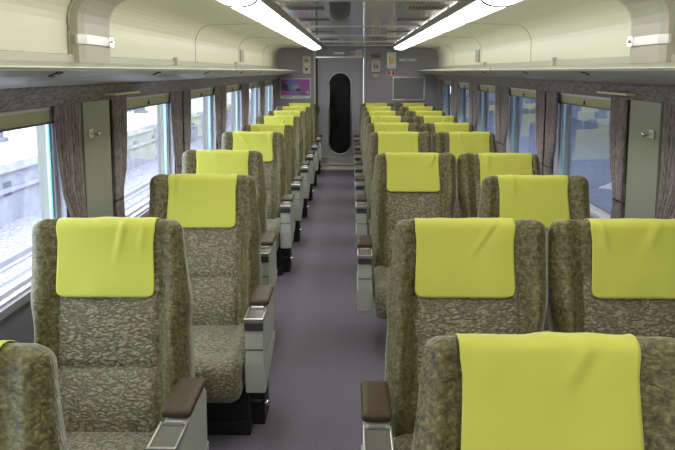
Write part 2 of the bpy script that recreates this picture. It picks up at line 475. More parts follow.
# ------------------------------------------------------------------ side walls, one side built with s=-1 (left) or +1 (right)
def X(s, h): return CX+s*h
def H(z): return 1.40-.024*max(0, z-.2)/1.2       # slight tumblehome
Y0, Y1 = -1.6, YW
piers = [(3.63, 4.05)]
mods = [(-1.47, .23), (.23, 1.93), (1.93, 3.63), (4.05, 5.80), (5.80, 7.55), (7.55, 9.30), (9.30, 11.05), (11.05, 12.80)]
Z0, Z1 = .755, 1.47
opens = [(a+.20, b-.20) for a, b in mods]
D = .050                                            # recess depth
def wallpoly(bm, s, y0, y1, z0, z1, mi, h=None, t=.05):
    pts = [(X(s, H(z0)), z0), (X(s, H(z1)), z1), (X(s, H(z1)+t), z1), (X(s, H(z0)+t), z0)]
    prism(bm, pts, 'y', y0, y1, mi)
for s, side in ((-1, 'left'), (1, 'right')):
    bm = bmesh.new()
    wallpoly(bm, s, Y0, Y1, 0, Z0, 0, t=.14)
    edges = [Y0]+[v for o_ in opens for v in o_]+[Y1]
    for a, b in zip(edges[0::2], edges[1::2]): wallpoly(bm, s, a, b, Z0, 1.56, 1, t=.12)
    for a, b in opens: wallpoly(bm, s, a, b, Z1, 1.56, 1, t=.12)
    # flat pier panels slightly proud, framed by thin darker joints
    for a, b in piers:
        prism(bm, [(X(s, H(Z0)-.022), Z0), (X(s, H(1.5)-.022), 1.5), (X(s, H(1.5)+.04), 1.5), (X(s, H(Z0)+.04), Z0)], 'y', a+.01, b-.01, 1)
    struct(build('wall_'+side, bm, [M['wall_low'], M['pier']]))
    # sill ledge running the whole length
    bm = bmesh.new()
    h0 = H(Z0)
    prism(bm, [(X(s, h0+.02), Z0+.006), (X(s, h0-.022), Z0), (X(s, h0-.026), Z0-.028), (X(s, h0-.008), Z0-.05), (X(s, h0+.02), Z0-.05)], 'y', Y0, Y1)
    struct(build('trim_1' if s < 0 else 'trim_2', bm, M['sill']))
    bm = bmesh.new()                                  # heater duct / kick strip at floor level
    prism(bm, [(X(s, 1.40), 0), (X(s, 1.355), 0), (X(s, 1.355), .10), (X(s, 1.37), .13), (X(s, 1.40), .13)], 'y', Y0, Y1)
    struct(build('baseboard_'+side, bm, M['sill']))
    # upper wall and cove
    prof = [(1.375, 1.54), (1.375, 1.66), (1.372, 1.78)]
    for k in range(0, 9):
        a = k/8*PI/2; prof.append((1.232+.14*math.cos(a), 1.84+.15*math.sin(a)))
    prof += [(1.0, 1.996), (.80, 2.0), (.57, 2.0)]
    P2 = [(X(s, p[0]), p[1]) for p in prof]
    bm = bmesh.new(); poly = thick(P2, -.03*s if s > 0 else .03)
    # ribbon by strips to stay concave-safe
    n = len(P2); out = poly[n:][::-1]
    for i in range(n-1): prism(bm, [P2[i], P2[i+1], out[i+1], out[i]], 'y', Y0, Y1)
    bmesh.ops.remove_doubles(bm, verts=bm.verts, dist=1e-5)
    struct(build('wall_%s_upper' % side if False else 'wall_'+side, bm, M['cream']))
    # panel joints : thin raised ribs that follow the cove, rounded toward the wall foot
    for yj in (1.1, 6.45, 8.9, 11.35):
        bm = bmesh.new()
        for i in range(1, n-1):
            a, b = P2[i], P2[i+1]
            ai = (a[0]-s*.003*1, a[1]-.003); bi = (b[0]-s*.003, b[1]-.003)
            prism(bm, [a, b, bi, ai], 'y', yj-.004, yj+.004)
        struct(build('trim_3', bm, M['duct']))
    # pillar duct in the cove with its strap
    bm = bmesh.new()
    duct = []
    for (h, z) in [(1.318, 1.63), (1.318, 1.80)]+[(1.178+.14*math.cos(k/6*PI/2), 1.84+.14*math.sin(k/6*PI/2)) for k in range(7)]+[(1.0, 1.988), (.84, 1.995)]:
        duct.append((h, z))
    wallp = [(1.374, 1.63), (1.374, 1.80)]+[(1.232+.14*math.cos(k/6*PI/2), 1.84+.15*math.sin(k/6*PI/2)) for k in range(7)]+[(1.0, 1.999), (.84, 2.0)]
    ys = [(3.56, 0), (3.57, .8), (3.63, 1), (3.98, 1), (4.04, .8), (4.06, 0)]
    rows = []
    for y, f in ys:
        rows.append([bm.verts.new((X(s, w_[0]+(d_[0]-w_[0])*f), y, w_[1]+(d_[1]-w_[1])*f)) for d_, w_ in zip(duct, wallp)])
    for A, B in zip(rows, rows[1:]):
        for i in range(len(duct)-1): bm.faces.new((A[i], A[i+1], B[i+1], B[i]))
    db = struct(build('trim_5' if s < 0 else 'trim_6', bm, M['duct']))
    # bright edge ring of the near duct frame
    bm = bmesh.new()
    ring = [(X(s, h-.006), 3.555, z-.004) for h, z in wallp]
    tube(bm, ring, .006, 8)
    struct(build('trim_7' if s < 0 else 'trim_8', bm, M['lip']))
    bm = bmesh.new()                                  # strap across the duct
    for (ya, ha, yb, hb) in ((3.55, 1.325, 3.62, 1.306), (3.62, 1.306, 3.985, 1.306), (3.985, 1.306, 4.05, 1.325)):
        vs = [(X(s, ha), ya), (X(s, hb), yb), (X(s, hb+.012), yb), (X(s, ha+.012), ya)]
        prism(bm, vs, 'z', 1.742, 1.784)
    st = build('metal_strap', bm, M['silver'])
    bm = bmesh.new()
    tube(bm, [(X(s, 1.306), 3.97, 1.763), (X(s, 1.288), 3.97, 1.763)], .008, 8)
    box(bm, min(X(s, 1.308), X(s, 1.298)), max(X(s, 1.308), X(s, 1.298)), 3.935, 4.0, 1.737, 1.790, 0, .002)
    build('clasp', bm, M['chrome'], st)
    tag(st, 'bright metal strap across the beige duct above the %s luggage rack' % side, 'strap')

    # cornice of patterned fabric
    bm = bmesh.new()
    prism(bm, [(X(s, 1.25), 1.565), (X(s, 1.345), 1.475), (X(s, 1.42), 1.475), (X(s, 1.42), 1.565)], 'y', Y0, Y1)
    struct(build('trim_9' if s < 0 else 'trim_10', bm, M['cornice']))

    # luggage rack
    r = empty('luggage_rack', (X(s, 1.2), 0, 1.6), 'long grey luggage rack with pale lip along the %s wall' % side, 'luggage rack')
    bm = bmesh.new()
    und = [(.990, 1.622), (1.03, 1.604), (1.09, 1.588), (1.16, 1.576), (1.25, 1.562), (1.37, 1.562)]
    top = [(1.37, 1.662), (1.18, 1.645), (.990, 1.632)]
    poly = und+top
    # quad strips
    tp = [(.990, 1.632), (1.03, 1.635), (1.09, 1.639), (1.16, 1.644), (1.25, 1.652), (1.37, 1.662)]
    for i in range(5): prism(bm, [(X(s, und[i][0]), und[i][1]), (X(s, und[i+1][0]), und[i+1][1]), (X(s, tp[i+1][0]), tp[i+1][1]), (X(s, tp[i][0]), tp[i][1])], 'y', Y0, YW-.25)
    bmesh.ops.remove_doubles(bm, verts=bm.verts, dist=1e-5)
    sh = build('shelf', bm, M['rack'], r, loc=(-X(s, 1.2), 0, -1.6))
    # tapering end before the wall
    bm = bmesh.new(); rows = []
    for yy, f in ((YW-.25, 0), (YW-.13, .25), (YW-.004, .62)):
        rows.append([bm.verts.new((X(s, p[0]+(1.37-p[0])*f), yy, p[1])) for p in und+tp[::-1]])
    for A, B in zip(rows, rows[1:]):
        for i in range(12): bm.faces.new((A[i], A[(i+1) % 12], B[(i+1) % 12], B[i]))
    bm.faces.new(rows[-1]); build('rack_end', bm, M['rack'], r, loc=(-X(s, 1.2), 0, -1.6))
    bm = bmesh.new()
    pts = [(.986, 1.6275), (.984, 1.630), (.986, 1.6325), (.996, 1.633), (.996, 1.6275)]
    prism(bm, [(X(s, p[0]), p[1]) for p in pts], 'y', Y0, YW-.25)
    lp = build('lip', bm, M['lip'], r, loc=(-X(s, 1.2), 0, -1.6)); lp['label'] = 'pale metal lip'
    bm = bmesh.new()                                  # upright rear guard rail of the shelf
    prism(bm, [(X(s, 1.372), 1.655), (X(s, 1.350), 1.660), (X(s, 1.350), 1.692), (X(s, 1.372), 1.696)], 'y', Y0, YW-.01)
    build('rear_rail', bm, M['lip'], r, loc=(-X(s, 1.2), 0, -1.6))
    for yc in (5.6, 8.5):
        bm = bmesh.new(); box(bm, min(X(s, 1.36), X(s, 1.33)), max(X(s, 1.36), X(s, 1.33)), yc-.02, yc+.02, 1.655, 1.715, 0, .004)
        build('rail_joint', bm, M['lip'], r, loc=(-X(s, 1.2), 0, -1.6))
    bm = bmesh.new()
    yc = 6.1
    tube(bm, [(X(s, .984), yc, 1.645), (X(s, .99), yc+.02, 1.625), (X(s, 1.05), yc+.1, 1.600), (X(s, 1.15), yc+.02, 1.580), (X(s, 1.25), yc-.15, 1.565)], .007, 6)
    build('cord', bm, M['lip'], r, loc=(-X(s, 1.2), 0, -1.6))
    # small row plates under the rack
    for i, yn in enumerate((1.2, 2.44, 3.72, 5.0, 6.6, 7.9, 9.2, 10.5)):
        bm = bmesh.new()
        a, b = (.998, 1.6175), (1.028, 1.6045)
        prism(bm, [(X(s, a[0]), a[1]), (X(s, b[0]), b[1]), (X(s, b[0]), b[1]-.004), (X(s, a[0]), a[1]-.004)], 'y', yn-.025, yn+.025)
        dk = (X(s, (a[0]+b[0])/2), 0)
        pl = build('row_plate', bm, M['dark'], r, loc=(-X(s, 1.2), 0, -1.6))
        bm = bmesh.new()
        zc = 1.6055
        for (q0, q1, w0, w1) in ((-.018, .018, .0, .006), (-.018, -.010, -.010, .006)):
            aa = X(s, 1.014+w0); bb = X(s, 1.014+w1)
            box(bm, min(aa, bb), max(aa, bb), yn+q0, yn+q1, zc-.0005+ (-.0), zc+.003)
        build('pictogram', bm, M['white'], pl)

# ------------------------------------------------------------------ windows and curtains
def window(s, side, k, a, b, idx):
    hz0, hz1 = H(Z0), H(Z1)
    gx = X(s, hz0+D)
    fr_ = bmesh.new()
    hi0, hi1 = H(Z0)-.002, H(Z1)-.002
    f = .032
    # reveal (jambs, head, foot) and slim frame around the pane
    def rv(y0, y1, z0, z1):
        prism(fr_, [(X(s, H(z0)-.003), z0), (X(s, H(z1)-.003), z1), (X(s, H(z1)+D+.02), z1), (X(s, H(z0)+D+.02), z0)], 'y', y0, y1)
    rv(a, a+.012, Z0, Z1); rv(b-.012, b, Z0, Z1); rv(a+.012, b-.012, Z0, Z0+.012); rv(a+.012, b-.012, Z1-.012, Z1)
    def fx(y0, y1, z0, z1):
        prism(fr_, [(X(s, H(z0)+D-.02), z0), (X(s, H(z1)+D-.02), z1), (X(s, H(z1)+D+.01), z1), (X(s, H(z0)+D+.01), z0)], 'y', y0, y1)
    fx(a+.012, a+.012+f, Z0+.012, Z1-.012); fx(b-.012-f, b-.012, Z0+.012, Z1-.012)
    fx(a+.012+f, b-.012-f, Z0+.012, Z0+.012+.016); fx(a+.012+f, b-.012-f, Z1-.012-f, Z1-.012)
    w_ = struct(build('window_%d' % idx, fr_, M['alu']))
    bm = bmesh.new()
    prism(bm, [(X(s, H(Z0)+D-.004), Z0+.024), (X(s, H(Z1)+D-.004), Z1-.04), (X(s, H(Z1)+D-.001), Z1-.04), (X(s, H(Z0)+D-.001), Z0+.024)], 'y', a+.04, b-.04)
    build('pane', bm, M['glass'], w_)
    bm = bmesh.new()
    for y0, y1 in ((a+.044, a+.060), (b-.060, b-.044)):
        prism(bm, [(X(s, H(Z0)+D-.012), Z0+.045), (X(s, H(Z1)+D-.012), Z1-.045), (X(s, H(Z1)+D-.005), Z1-.045), (X(s, H(Z0)+D-.005), Z0+.045)], 'y', y0, y1)
    build('seal', bm, M['seal'], w_)
    bm = bmesh.new()                                    # rolled blind, a little way down
    prism(bm, [(X(s, H(1.405)+.008), 1.405), (X(s, H(Z1)-.001), Z1+.004), (X(s, H(Z1)+.02), Z1+.004), (X(s, H(1.405)+.02), 1.405)], 'y', a+.013, b-.013, 0)
    prism(bm, [(X(s, H(1.4)+.004), 1.398), (X(s, H(1.4)+.004), 1.406), (X(s, H(1.4)+.03), 1.406), (X(s, H(1.4)+.03), 1.398)], 'y', a+.013, b-.013, 1)
    ym = (a+b)/2
    x0, x1 = sorted((X(s, H(1.4)-.004), X(s, H(1.4)+.02)))
    box(bm, x0, x1, ym-.008, ym+.008, 1.412, 1.436, 1, .002)
    bl = build('blind', bm, [M['blind'], M['darkband']], w_); bl['label'] = 'khaki roller blind'
def curtain(s, ya, yb, toward, seed, label, grp):
    """pleated curtain between ya..yb, gathered low toward y=toward"""
    rng = random.Random(seed); ph = rng.uniform(0, 6); bm = bmesh.new()
    nx, nz = 64, 34; grid = []
    zt, zb = 1.50, .71
    for j in range(nz+1):
        z = zt+(zb-zt)*j/nz
        g_ = math.exp(-((z-.93)/.14)**2) if z > .93 else math.exp(-((z-.93)/.30)**2)
        g_ = max(g_, .35*ss(1.35, 1.0, z)) if z > .93 else g_
        row = []
        for i in range(nx+1):
            u = i/nx
            y = ya+(yb-ya)*u
            y = y+(toward-y)*.40*g_
            amp = .008*(1+.6*g_)
            q = u*(6.5+.4*math.sin(ph))*2*PI+ph+.5*math.sin(z*5+ph)
            h = H(z)-.020+amp*math.sin(q)+.003*math.sin(q*2.3+z*4)
            row.append(bm.verts.new((X(s, h), y+.004*math.cos(q), z)))
        grid.append(row)
    for A, B in zip(grid, grid[1:]):
        for i in range(nx): bm.faces.new((A[i], A[i+1], B[i+1], B[i]))
    o_ = build('curtain', bm, M['curtain'], smooth=True)
    sd = o_.modifiers.new('cloth', 'SOLIDIFY'); sd.thickness = .002
    tag(o_, label, 'curtain', grp)
    bm = bmesh.new()
    yc = (ya+yb)/2+(toward-(ya+yb)/2)*.42; hw = (yb-ya)/2*.60
    pts = [(X(s, H(.93)-.020+.020*math.sin(a)*-1), yc+hw*math.cos(a), .93+.006*math.sin(a)) for a in [2*PI*k/20 for k in range(21)]]
    tube(bm, pts, .004, 6, 0, False)
    build('tie_band', bm, M['seam'], o_)
idx = 0
for s, side in ((-1, 'left'), (1, 'right')):
    for k, ((ma, mb), (a, b)) in enumerate(zip(mods, opens)):
        if k == 0: continue
        idx += 1
        window(s, side, k, a, b, idx)
        if k == 1: wn = '%s-hand window nearest the camera' % side
        elif k == 2: wn = '%s window just before the coat-hook pillar' % side
        else: wn = '%s %s window beyond the coat-hook pillar' % (ORD[k-3], side)
        if k == 7: wn = '%s window nearest the end wall' % side
        if k > 1:
            curtain(s, ma+.036, ma+.29, ma, k*7+s, 'brown curtain, near edge of the %s' % wn, 'curtains along the %s wall' % side)
            curtain(s, mb-.33, mb-.036, mb, k*11+s+40, 'brown curtain, far edge of the %s' % wn, 'curtains along the %s wall' % side)
        if k in (2, 3, 4, 5, 6, 7):                      # dark joint between neighbouring curtains
            bm = bmesh.new(); yj = mb
            prism(bm, [(X(s, H(Z0)-.012), Z0), (X(s, H(1.5)-.012), 1.5), (X(s, H(1.5)+.01), 1.5), (X(s, H(Z0)+.01), Z0)], 'y', yj-.034 if k != 2 else yj-.03, yj+.034 if k != 2 else yj-.006)
            struct(build('trim_20', bm, M['curtain_gap']))
    # curtain rail end bracket and coat hook on the pier
    bm = bmesh.new()
    x0, x1 = sorted((X(s, 1.352), X(s, 1.262)))
    box(bm, x0, x1, 3.86, 4.32, 1.500, 1.511, 0, .003)
    tag(build('rail_cover', bm, M['offwhite']), 'thin pale ledge under the fabric trim above the %s wall pillar' % side, 'ledge')
    r = empty('coat_hook', (X(s, H(1.32)-.022), 3.72, 1.32), 'small chrome coat hook on the %s wall pillar' % side, 'hook')
    bm = bmesh.new(); x0, x1 = sorted((0, -s*.008)); box(bm, x0, x1, -.03, .035, -.018, .022, 0, .003)
    build('back_plate', bm, M['silver'], r)
    bm = bmesh.new(); tube(bm, [(-s*.006, -.004, .004), (-s*.03, -.004, 0), (-s*.045, -.004, -.006), (-s*.05, -.004, .012)], [.006, .006, .006, .008], 8)
    build('prong', bm, M['chrome'], r)
    # small vents / brackets on the cove
    bm = bmesh.new()
    x0, x1 = sorted((X(s, 1.374), X(s, 1.352)))
    box(bm, x0, x1, 9.0, 9.10, 1.72, 1.86, 0, .005); box(bm, x0, x1, 9.16, 9.22, 1.72, 1.86, 0, .005)
    tag(build('wall_bracket', bm, M['duct']), 'small grey twin bracket on the cream wall above the %s rack' % side, 'bracket')

# ------------------------------------------------------------------ ceiling, light channels
bm = bmesh.new()
cuts = [Y0, .3, 2.4, 4.5, 7.1, 8.9, 10.7, 12.3, YW]
for a, b in zip(cuts, cuts[1:]): box(bm, CX-.54, CX+.54, a+.004, b-.004, 2.012, 2.04, 0)
box(bm, CX-.62, CX+.62, Y0, YW, 2.045, 2.08, 1)
struct(build('ceiling', bm, [M['ceil'], M['dark']]))
for y_ in cuts[1:-1]:
    bm = bmesh.new(); box(bm, CX-.54, CX+.54, y_-.016, y_+.016, 2.004, 2.014, 0, .003)
    struct(build('trim_30', bm, M['silver']))
# lengthwise rails
for xx in (-.10, .10):
    pass
for i, ym in enumerate((5.0, 6.1, 8.0, 9.8, 11.5)):
    for sx in (-1, 1):
        r = empty('ceiling_vent', (CX+sx*.375, ym, 2.012), '%s slotted vent from the camera, %s ceiling half' % (ORD[i], 'left' if sx < 0 else 'right'), 'vent', 'slotted vents in the glossy ceiling')
        bm = bmesh.new(); box(bm, -.12, .12, -.16, .16, -.004, .0, 0, .002)
        build('plate', bm, M['channel'], r)
        bm = bmesh.new()
        for q in range(11):
            x_ = -.10+q*.020
            prism(bm, [(x_-.010, -.12), (x_+.002, -.12), (x_+.012, .12), (x_+.0, .12)], 'z', -.0055, -.0035)
        build('slots', bm, M['dark'], r)
# centre access panels, dark smoked rectangular
for s, side in ((-1, 'left'), (1, 'right')):
    bm = bmesh.new()
    prism(bm, [(X(s, .535), 2.012), (X(s, .566), 1.985), (X(s, .580), 1.985), (X(s, .60), 2.03), (X(s, .535), 2.03)], 'y', Y0, YW)
    struct(build('trim_40' if s < 0 else 'trim_41', bm, M['channel']))
    # lamps : one diffuser per length
    yy = [-1.5, -.1, 1.3, 2.7, 4.1, 5.5, 6.9, 8.3, 9.7, 11.1, 12.45]
    for i, (a, b) in enumerate(zip(yy, yy[1:])):
        lab = '%s lit diffuser from the end wall in the %s strip' % (ORD[len(yy)-2-i], side)
        r = empty('ceiling_light', (X(s, .69), a, 2.0), lab, 'light', 'lit diffusers of the %s light strip' % side)
        n = 12; bm = bmesh.new(); rows = []
        for yv in (a+.004, b-.004):
            row = []
            for q in range(n+1):
                an = PI*q/n
                row.append(bm.verts.new((X(s, .672-.098*math.cos(an)), yv, 1.996-.050*math.sin(an)**.8)))
            rows.append(row)
        for q in range(n): bm.faces.new((rows[0][q], rows[0][q+1], rows[1][q+1], rows[1][q]))
        bm.faces.new(rows[0]); bm.faces.new(rows[1][::-1])
        for v_ in bm.verts: v_.co -= Vector((X(s, .69), a, 2.0))
        build('diffuser', bm, M['lamp'], r)
        bm = bmesh.new(); rows = []                       # joint ring
        if i:
            rg = []
            for q in range(n+1):
                an = PI*q/n
                pt = lambda e: (s*(-.018-(.098+e)*math.cos(an)), -.004-(.050+e)*math.sin(an)**.8)
                i_, o2 = pt(-.006), pt(.005)
                rg.append([bm.verts.new((p_[0], y_, p_[1])) for p_, y_ in ((i_, -.02), (o2, -.02), (o2, .02), (i_, .02))])
            for A, B in zip(rg, rg[1:]):
                for q in range(4): bm.faces.new((A[q], A[(q+1) % 4], B[(q+1) % 4], B[q]))
            build('joint_ring', bm, M['seam'], r)

# ------------------------------------------------------------------ end wall, with the door
DX0, DX1, DH = -.605, .195, 1.835
bm = bmesh.new()
def wbox(x0, x1, z0, z1): box(bm, x0, x1, YW, YW+.06, z0, z1)
wbox(CX-1.42, DX0, 0, 2.06); wbox(DX1, CX+1.42, 0, 2.06); wbox(DX0, DX1, DH, 2.06)
struct(build('wall_back', bm, M['endwall']))
bm = bmesh.new()
box(bm, DX0-.045, DX0-.012, YW-.022, YW+.02, 0, 1.98, 0, .004)
box(bm, DX0-.012, DX0+.022, YW-.004, YW+.03, 0, DH, 1)
box(bm, DX1, DX1+.035, YW-.022, YW+.02, 0, 2.0, 0, .004)
box(bm, DX0-.012, DX1, YW-.02, YW+.02, DH, DH+.025, 2, .003)
struct(build('trim_50', bm, [M['trimcream'], M['dark'], M['silver']]))
# door leaf with a stadium-shaped opening
def stadium(cx, hw, z0, z1, n=16):
    pts = []
    for k in range(n+1): a = PI*k/n; pts.append((cx+hw*math.cos(a), z1-hw+hw*math.sin(a)))
    for k in range(n+1): a = PI+PI*k/n; pts.append((cx+hw*math.cos(a), z0+hw+hw*math.sin(a)))
    return pts
bm = bmesh.new(); dcx = -.203
st_ = stadium(dcx, .185, .215, 1.585); N = len(st_)
def rectpt(p):
    dx, dz = p[0]-dcx, p[1]-.9
    hw_, hh = (DX1-DX0-.02)/2, .925
    k = min(hw_/abs(dx) if abs(dx) > 1e-6 else 9e9, hh/abs(dz) if abs(dz) > 1e-6 else 9e9)
    return (dcx+dx*k, .91+dz*k*.99)
for yv, flip in ((YW+.01, 0), (YW+.045, 1)):
    A = [bm.verts.new((p[0], yv, p[1])) for p in st_]; B = [bm.verts.new((rectpt(p)[0], yv, rectpt(p)[1])) for p in st_]
    for i in range(N): bm.faces.new((A[i], A[(i+1) % N], B[(i+1) % N], B[i]))
# corner infill (front only)
for sx in (-1, 1):
    for zc in (0, 1):
        pass
door = build('door_1', bm, M['door'])
struct(door)
bm = bmesh.new(); box(bm, DX0+.005, DX1-.002, YW+.028, YW+.06, .0, DH, 0)
build('door_back', bm, M['door'], door)
bm = bmesh.new(); prism(bm, stadium(dcx, .188, .212, 1.588), 'y', YW+.016, YW+.027)
build('door_glass', bm, M['doorglass'], door)
bm = bmesh.new()
pts = [(p[0], YW+.006, p[1]) for p in stadium(dcx, .192, .208, 1.592)]
tube(bm, pts+[pts[0]], .012, 8, 0, False)
build('glass_surround', bm, M['silver'], door)
bm = bmesh.new()
box(bm, DX0+.03, DX1-.03, YW-.004, YW+.012, .035, .15, 0, .003)
box(bm, DX0+.03, DX1-.02, YW-.03, YW+.012, .02, .036, 1, .003)
box(bm, DX0+.03, DX1-.02, YW-.012, YW+.012, .15, .165, 1, .003)
build('kick_plate', bm, [M['silver'], M['trimcream']], door)
bm = bmesh.new(); box(bm, DX0, DX1, YW-.52, YW-.035, 0, .012, 0, .003); box(bm, DX0, DX1, YW-.50, YW-.46, .012, .016, 1)
struct(build('trim_60', bm, [M['trimcream'], M['silver']]))
bm = bmesh.new(); box(bm, DX0+.035, DX0+.05, YW-.03, YW+.01, .92, 1.02, 0, .004)
build('door_handle', bm, M['dark'], door)

def sign(name, x0, x1, z0, z1, m, label, cat, d=.02, bev=.003):
    r = empty(name, ((x0+x1)/2, YW, (z0+z1)/2), label, cat)
    bm = bmesh.new(); box(bm, x0-(x0+x1)/2, x1-(x0+x1)/2, -d, -.0005, z0-(z0+z1)/2, z1-(z0+z1)/2, 0, bev)
    build('panel', bm, M[m], r); return r
def mark(r, name, x0, x1, z0, z1, m, d):
    bm = bmesh.new(); box(bm, x0, x1, -d-.003, -d+.001, z0, z1); return build(name, bm, M[m], r)
# control box on the left
r = sign('control_panel', -.835, -.700, 1.575, 1.865, 'offwhite', 'ivory control box with green display left of the end door', 'control box', .05, .006)
mark(r, 'display', -.035, .035, .045, .105, 'green', .05); mark(r, 'label_strip', -.04, .04, -.005, .02, 'white', .05)
bm = bmesh.new(); tube(bm, [(0, -.048, -.07), (0, -.066, -.07)], .02, 12); build('knob', bm, M['dark'], r)
r = sign('wall_switch', -.785, -.755, 1.895, 1.935, 'panel', 'tiny grey switch above the ivory control box', 'switch', .02)
mark(r, 'slot', -.005, .005, -.012, .012, 'dark', .02)
# poster
r = empty('poster', (-.965, YW, 1.325), 'magenta poster with pale blue figure and white caption strip, left of end door', 'poster')
bm = bmesh.new()
for q in ((-.262, .262, -.172, -.158), (-.262, .262, .158, .172), (-.262, -.248, -.158, .158), (.248, .262, -.158, .158)): box(bm, q[0], q[1], -.02, -.001, q[2], q[3], 0, .002)
build('frame', bm, M['silver'], r)
bm = bmesh.new(); box(bm, -.249, .249, -.010, -.001, -.159, .159); build('sheet', bm, M['magenta'], r)
def blob(r, cx, cz, rx, rz, m, d, seed, name='print'):
    bm = bmesh.new(); pts = []
    for k in range(26):
        a = 2*PI*k/26; q = 1+.35*noise.noise(Vector((math.cos(a)*1.6+seed, math.sin(a)*1.6, seed)))
        pts.append((cx+rx*q*math.cos(a), cz+rz*q*math.sin(a)))
    prism(bm, pts, 'y', -d-.001, -d+.0006); return build(name, bm, M[m], r)
blob(r, -.06, .045, .14, .11, 'posterblue', .0105, 2); blob(r, -.18, .03, .055, .055, 'posterdark', .0125, 5)
blob(r, -.01, .03, .06, .032, 'postertan', .0145, 8); blob(r, .05, -.02, .045, .022, 'posterdark', .0145, 3)
blob(r, .13, -.085, .055, .025, 'postergreen', .0125, 9); blob(r, .21, -.06, .03, .03, 'posterpink', .0125, 4)
blob(r, -.15, -.02, .06, .018, 'posterdark', .0145, 7); blob(r, .03, -.09, .03, .025, 'posterblue', .0125, 6)
mark(r, 'caption_strip', -.248, .248, -.158, -.118, 'white', .011)
mark(r, 'caption', -.20, -.06, -.143, -.133, 'posterdark', .014); mark(r, 'caption', -.01, .17, -.143, -.135, 'posterblue', .014)
# header plates
r = sign('header_plate', -.31, -.13, 1.895, 1.935, 'white', 'blank pale plate over the middle of the end door', 'plate', .02)
def disc(r, name, cx, cz, rad, m, d, ring=0):
    bm = bmesh.new(); n = 20
    if ring:
        o1 = [(cx+rad*math.cos(2*PI*k/n), cz+rad*math.sin(2*PI*k/n)) for k in range(n)]
        i1 = [(cx+(rad-ring)*math.cos(2*PI*k/n), cz+(rad-ring)*math.sin(2*PI*k/n)) for k in range(n)]
        for k in range(n): prism(bm, [o1[k], o1[(k+1) % n], i1[(k+1) % n], i1[k]], 'y', -d-.003, -d+.001)
    else: prism(bm, [(cx+rad*math.cos(2*PI*k/n), cz+rad*math.sin(2*PI*k/n)) for k in range(n)], 'y', -d-.003, -d+.001)
    return build(name, bm, M[m], r)
r = sign('no_smoking_sign', -.035, .045, 1.835, 1.925, 'white', 'small round red prohibition sign above the door', 'sign', .008)
r.location.z += .02
disc(r, 'red_ring', 0, 0, .036, 'red', .008, .010); mark(r, 'cigarette', -.018, .018, -.005, .005, 'dark', .008)
bm = bmesh.new(); prism(bm, [(-.027, .020), (-.020, .027), (.027, -.020), (.020, -.027)], 'y', -.014, -.0105); build('red_slash', bm, M['red'], r)
r = sign('square_sign', .06, .165, 1.85, 1.965, 'white', 'small white square pictogram sign at the upper right of the end door', 'sign', .008)
disc(r, 'ring', 0, .0, .034, 'posterdark', .008, .008); mark(r, 'dash', -.01, .03, -.004, .004, 'posterdark', .012)
# right-hand group
r = sign('toilet_sign', .325, .478, 1.60, 1.80, 'beige', 'beige lamp sign with two purple toilet figures right of the end door', 'sign', .05, .008)
for sx in (-.022, .022):
    disc(r, 'figure_head', sx, .038, .010, 'blue', .05)
    bm = bmesh.new()
    q = [(-.012, .024), (.012, .024), (.012, -.008), (.007, -.045), (-.007, -.045), (-.012, -.008)] if sx < 0 else [(-.008, .024), (.008, .024), (.017, -.018), (.006, -.045), (-.006, -.045), (-.017, -.018)]
    prism(bm, [(sx+a, b) for a, b in q], 'y', -.053, -.0495); build('figure_body', bm, M['blue'], r)
r = sign('indicator_lens', .325, .478, 1.835, 1.905, 'brownlens', 'brownish indicator lens directly above the beige toilet sign', 'indicator', .03, .006)
r = sign('socket_box', .34, .445, 1.50, 1.585, 'blind', 'small khaki box directly below the beige toilet sign', 'box', .03, .006)
mark(r, 'face', -.03, .03, -.015, .015, 'lip', .03)
r = sign('first_aid_box', .582, .745, 1.655, 1.93, 'offwhite', 'ivory wall box with a yellow emblem, right of the toilet sign', 'box', .08, .006)
bm = bmesh.new(); box(bm, -.074, .074, -.084, -.079, -.13, .13, 0, .002); build('door', bm, M['white'], r)
bm = bmesh.new(); prism(bm, [(-.045, .06), (-.02, .075), (-.01, .02), (.03, .025), (.025, -.01), (.03, -.05), (-.04, -.055)], 'y', -.088, -.083); build('emblem', bm, M['yellow'], r)
r = sign('notice_sticker', .605, .722, 1.545, 1.63, 'white', 'little red and white sticker below the ivory wall box', 'sticker', .006)
mark(r, 'red_bar', -.052, -.018, -.036, .036, 'red', .006); mark(r, 'red_bar', .018, .052, -.036, .036, 'red', .006); mark(r, 'mark_line', -.004, .004, -.02, .02, 'posterdark', .006)
r = sign('text_plate', .79, 1.09, 1.775, 1.835, 'panel', 'narrow pale strip of lettering right of the ivory wall box', 'plate', .006)
for q in range(7):
    if q != 3: mark(r, 'character', -.135+q*.039, -.105+q*.039, -.016, .016, 'white', .006)
r = empty('notice_board', (.965, YW, 1.325), 'silver-framed grey board on the right of the end wall', 'board')
bm = bmesh.new()
for q in ((-.275, .275, -.20, -.18), (-.275, .275, .18, .20), (-.275, -.253, -.18, .18), (.253, .275, -.18, .18)): box(bm, q[0], q[1], -.03, -.001, q[2], q[3], 0, .003)
build('frame', bm, M['silver'], r)
bm = bmesh.new(); box(bm, -.254, .254, -.012, -.001, -.181, .181); build('board', bm, M['mirror'], r)

# wall behind the camera closes the saloon
bm = bmesh.new(); box(bm, CX-1.42, CX+1.42, Y0-.06, Y0, 0, 2.06)
struct(build('wall_front', bm, M['endwall']))

